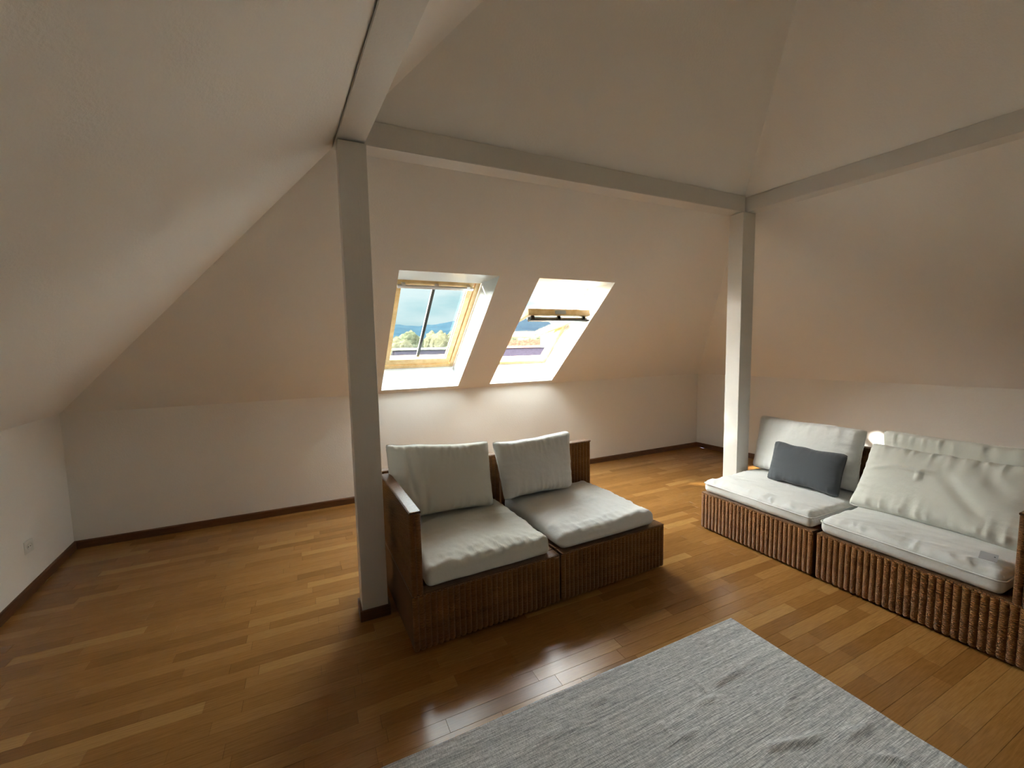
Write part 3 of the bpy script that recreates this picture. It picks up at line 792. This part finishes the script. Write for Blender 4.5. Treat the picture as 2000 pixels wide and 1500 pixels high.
# ------------------------------------------------------------------ outdoors
def gz(d):                                # ground rises away from the house
    return -8.0 + (0 if d < 40 else (d-40)*.040 if d < 300 else 10.4 + (d-300)*.012)
def ground():
    vs, fs = [], []
    ds = [6, 20, 40, 70, 110, 160, 220, 300, 450, 700, 1100, 1600, 2400]; na = 64
    vs.append((0, 0, gz(0)))
    for d in ds:
        for k in range(na):
            a = 2*math.pi*k/na; vs.append((d*math.sin(a), d*math.cos(a), gz(d)))
    for k in range(na): fs.append((0, 1+(k+1) % na, 1+k))
    for r in range(len(ds)-1):
        for k in range(na):
            a, b2 = 1+r*na+k, 1+r*na+(k+1) % na; fs.append((a, b2, b2+na, a+na))
    return link('ground', fix(pydata('ground', vs, fs)), 'meadow', smooth=True, kind='structure')
ground()
def hills(name, d0, d1, z0, amp, seed, ang0, ang1, crest):
    vs, fs = [], []; na, nr = 160, 14
    for j in range(nr+1):
        for i in range(na+1):
            a = math.radians(ang0 + (ang1-ang0)*i/na); f = j/nr; d = d0 + (d1-d0)*f
            top = crest(math.degrees(a)) + amp*.10*noise.noise(Vector((i*.21, seed, 0))) + amp*.03*noise.noise(Vector((i*1.1, seed, 4)))
            prof = math.sin(min(1, f*1.0)*math.pi*.5)**.8
            vs.append((d*math.sin(a), d*math.cos(a), z0 + top*prof + 6*noise.noise(Vector((i*.5, j*.9, seed)))*prof))
    for j in range(nr):
        for i in range(na):
            a = j*(na+1)+i; fs.append((a, a+1, a+na+2, a+na+1))
    # back side down to the ground
    b0 = len(vs)
    for i in range(na+1):
        a = math.radians(ang0 + (ang1-ang0)*i/na); d = d1*1.25; vs.append((d*math.sin(a), d*math.cos(a), z0))
    for i in range(na): fs.append((nr*(na+1)+i, nr*(na+1)+i+1, b0+i+1, b0+i))
    return link(name, fix(pydata(name, vs, fs)), 'hill', smooth=True, kind='structure')
def lerp_table(tab):
    def f(a):
        if a <= tab[0][0]: return tab[0][1]
        for (a0, v0), (a1, v1) in zip(tab, tab[1:]):
            if a <= a1: return v0 + (v1-v0)*(a-a0)/(a1-a0)
        return tab[-1][1]
    return f
# crest heights (m) at 1.9 km by bearing from the house
hills('hills', 1000, 1900, 10, 120, 3.0, -60, 80, lerp_table([(-60, 90), (-20, 110), (0, 100), (7, 100), (10, 92), (13, 84), (17, 96), (21, 122), (25, 140), (30, 138), (36, 120), (50, 95), (80, 100)]))

def tree_mesh(seed, rx, rz):
    bm = bmesh.new(); rg = random.Random(seed)
    for k in range(9):
        a, f = rg.uniform(0, 6.28), rg.uniform(0, .62)
        c = Vector((rx*f*math.cos(a), rx*f*math.sin(a), rg.uniform(-.45, .5)*rz)); s = rg.uniform(.42, .62)
        r = bmesh.ops.create_icosphere(bm, subdivisions=3, radius=1.0)
        for v in r['verts']:
            n = v.co.normalized(); q = 1 + .22*noise.noise(n*2.6 + c) + .22*noise.noise(n*7 + c) + .12*noise.noise(n*15 + c)
            v.co = c + Vector((n.x*rx*s*q, n.y*rx*s*q, n.z*rz*s*1.05*q))
    me = bpy.data.meshes.new('crown'); bm.to_mesh(me); bm.free()
    for p in me.polygons: p.use_smooth = True
    return me
crowns = [tree_mesh(11, 3.0, 3.6), tree_mesh(12, 2.6, 4.4), tree_mesh(13, 3.4, 3.2)]
for k, me in enumerate(crowns): me.materials.append(M['leaf%d' % k])
trunk_me = boxes('trunk', [(-.2, .2, -.2, .2, 0, 6)], .08, 2); trunk_me.materials.append(M['bark'])
TLAB = ['round olive green tree on the slope outside the roof windows', 'tall yellowish tree on the slope outside the roof windows', 'broad green tree on the slope outside the roof windows']
rg = random.Random(5)
taken = []                                # (x, y, radius) of what already stands on the slope
def free(x, y, r):
    for a, b2, c in taken:
        if (x-a)**2 + (y-b2)**2 < (r+c)**2: return False
    taken.append((x, y, r)); return True
taken.append((9.3, 17.5, 9.0))
HOUSES = []
for (d, a0, a1, n) in ((66, 24, 46, 4), (92, 22, 46, 5), (122, 21, 46, 6), (160, 19, 46, 6), (215, 15, 44, 6)):
    for k in range(n):
        for tr_ in range(12):
            dd, aa = d*rg.uniform(.93, 1.07), math.radians(a0 + (a1-a0)*(k+rg.uniform(.15, .85))/n)
            if free(dd*math.sin(aa), dd*math.cos(aa), 7.6): HOUSES.append((dd, aa)); break
spots = []
for (d, a0, a1, n) in ((66, 1, 22, 8), (84, 0, 25, 11), (106, 2, 29, 12), (136, 5, 27, 9), (150, 28, 46, 3), (195, 10, 46, 8)):
    for k in range(n):
        for tr_ in range(12):
            dd, aa = d*rg.uniform(.90, 1.10), a0 + (a1-a0)*(k+rg.uniform(.05, .95))/n
            if free(dd*math.sin(math.radians(aa)), dd*math.cos(math.radians(aa)), 3.3): spots.append((dd, aa)); break
for d, a in spots:
    k = rg.randrange(3); s = rg.uniform(.85, 1.05)*(1 if d < 130 else .8)
    a = math.radians(a)
    e = empty('garden_tree', (d*math.sin(a), d*math.cos(a), gz(d)), rg.uniform(0, 6.28), label=TLAB[k], cat='tree', group=('olive trees outdoors', 'yellowish trees outdoors', 'green trees outdoors')[k])
    e.scale = (s, s, s)
    o = link('crown', crowns[k], None, e); o.location = (0, 0, 7.4)
    link('trunk', trunk_me, None, e)

def house(loc, rz, w, l, h, rh, wall, roof, label):
    e = empty('village_house', loc, rz, label=label, cat='house', group='village houses on the slope outside')
    poly = [(-w/2, -l/2, -2), (w/2, -l/2, -2), (w/2, -l/2, h), (0, -l/2, h+rh), (-w/2, -l/2, h)]
    wl = link('walls', prism('walls', poly, (0, l, 0)), wall, e)
    for sgn in (-1, 1):
        nx = Vector((sgn*rh, 0, w/2)).normalized()
        a = Vector((sgn*(w/2+.5), -l/2-.5, h-.5*rh/(w/2))); b2 = Vector((0, -l/2-.5, h+rh))
        link('roof_slope', prism('roof_slope', [a + nx*.02, b2 + nx*.02, b2 + nx*.25, a + nx*.25], (0, l+1, 0)), roof, e)
    for fy in (-1, 1):
        for xx in (-w*.25, w*.25):
            for zz in (.9, 3.6):
                if zz + 1.3 > h + .8: continue
                f = link('house_window', boxes('house_window', [(xx-.5, xx+.5, fy*l/2-.04, fy*l/2+.04, zz, zz+1.3)]), 'pane_dark', wl)
    for fx in (-1, 1):
        for k in range(3):
            yy = -l/2 + l*(k+.5)/3
            link('house_window', boxes('house_window', [(fx*w/2-.04, fx*w/2+.04, yy-.5, yy+.5, .9, 2.2)]), 'pane_dark', wl)
    ch_ = link('chimney', boxes('chimney', [(w*.12-.35, w*.12+.35, -.35+l*.1, .35+l*.1, h+rh*.4, h+rh+.9)], .03, 1), wall, e)
    return e
for i, (d, a) in enumerate(HOUSES):
    wl = rg.choice(('house_white', 'house_white', 'house_cream')); h = rg.uniform(4.6, 6.2)
    house((d*math.sin(a), d*math.cos(a), gz(d)), rg.choice((0, .4, -.5, 1.3, 1.0)) - a, rg.uniform(7, 9), rg.uniform(9, 12), h, rg.uniform(3.0, 4.2), wl, 'tiles_red',
          ('white' if wl == 'house_white' else 'cream') + ' rendered village house with a red tiled roof seen through the roof windows')
# neighbouring house with a grey roof just outside
nb = empty('neighbour_house', (9.3, 17.5, -8.0), 0.12, label='neighbouring house with a big grey tiled roof and pale ridge', cat='house')
link('walls', prism('walls', [(-6, -5.2, 0), (-6, 5.2, 0), (-6, 5.2, 4.6), (-6, 0, 9.3), (-6, -5.2, 4.6)], (12, 0, 0)), 'house_white', nb)
for sgn in (-1, 1):
    nn = Vector((0, sgn*4.7, 5.2)).normalized()
    a = Vector((-6.4, sgn*5.8, 4.05)); b2 = Vector((-6.4, 0, 9.3))
    sl = link('roof_slope', prism('roof_slope', [a + nn*.02, b2 + nn*.02, b2 + nn*.2, a + nn*.2], (12.8, 0, 0)), 'tiles_grey', nb)
link('ridge_cap', prism('ridge_cap', [(-6.4, -.20, 9.47), (-6.4, .20, 9.47), (-6.4, .10, 9.55), (-6.4, -.10, 9.55)], (12.8, 0, 0)), 'house_white', nb)
link('chimney', boxes('chimney', [(2.2, 3.0, 1.2, 2.0, 8.0, 10.4)], .03, 1), 'house_white', nb)
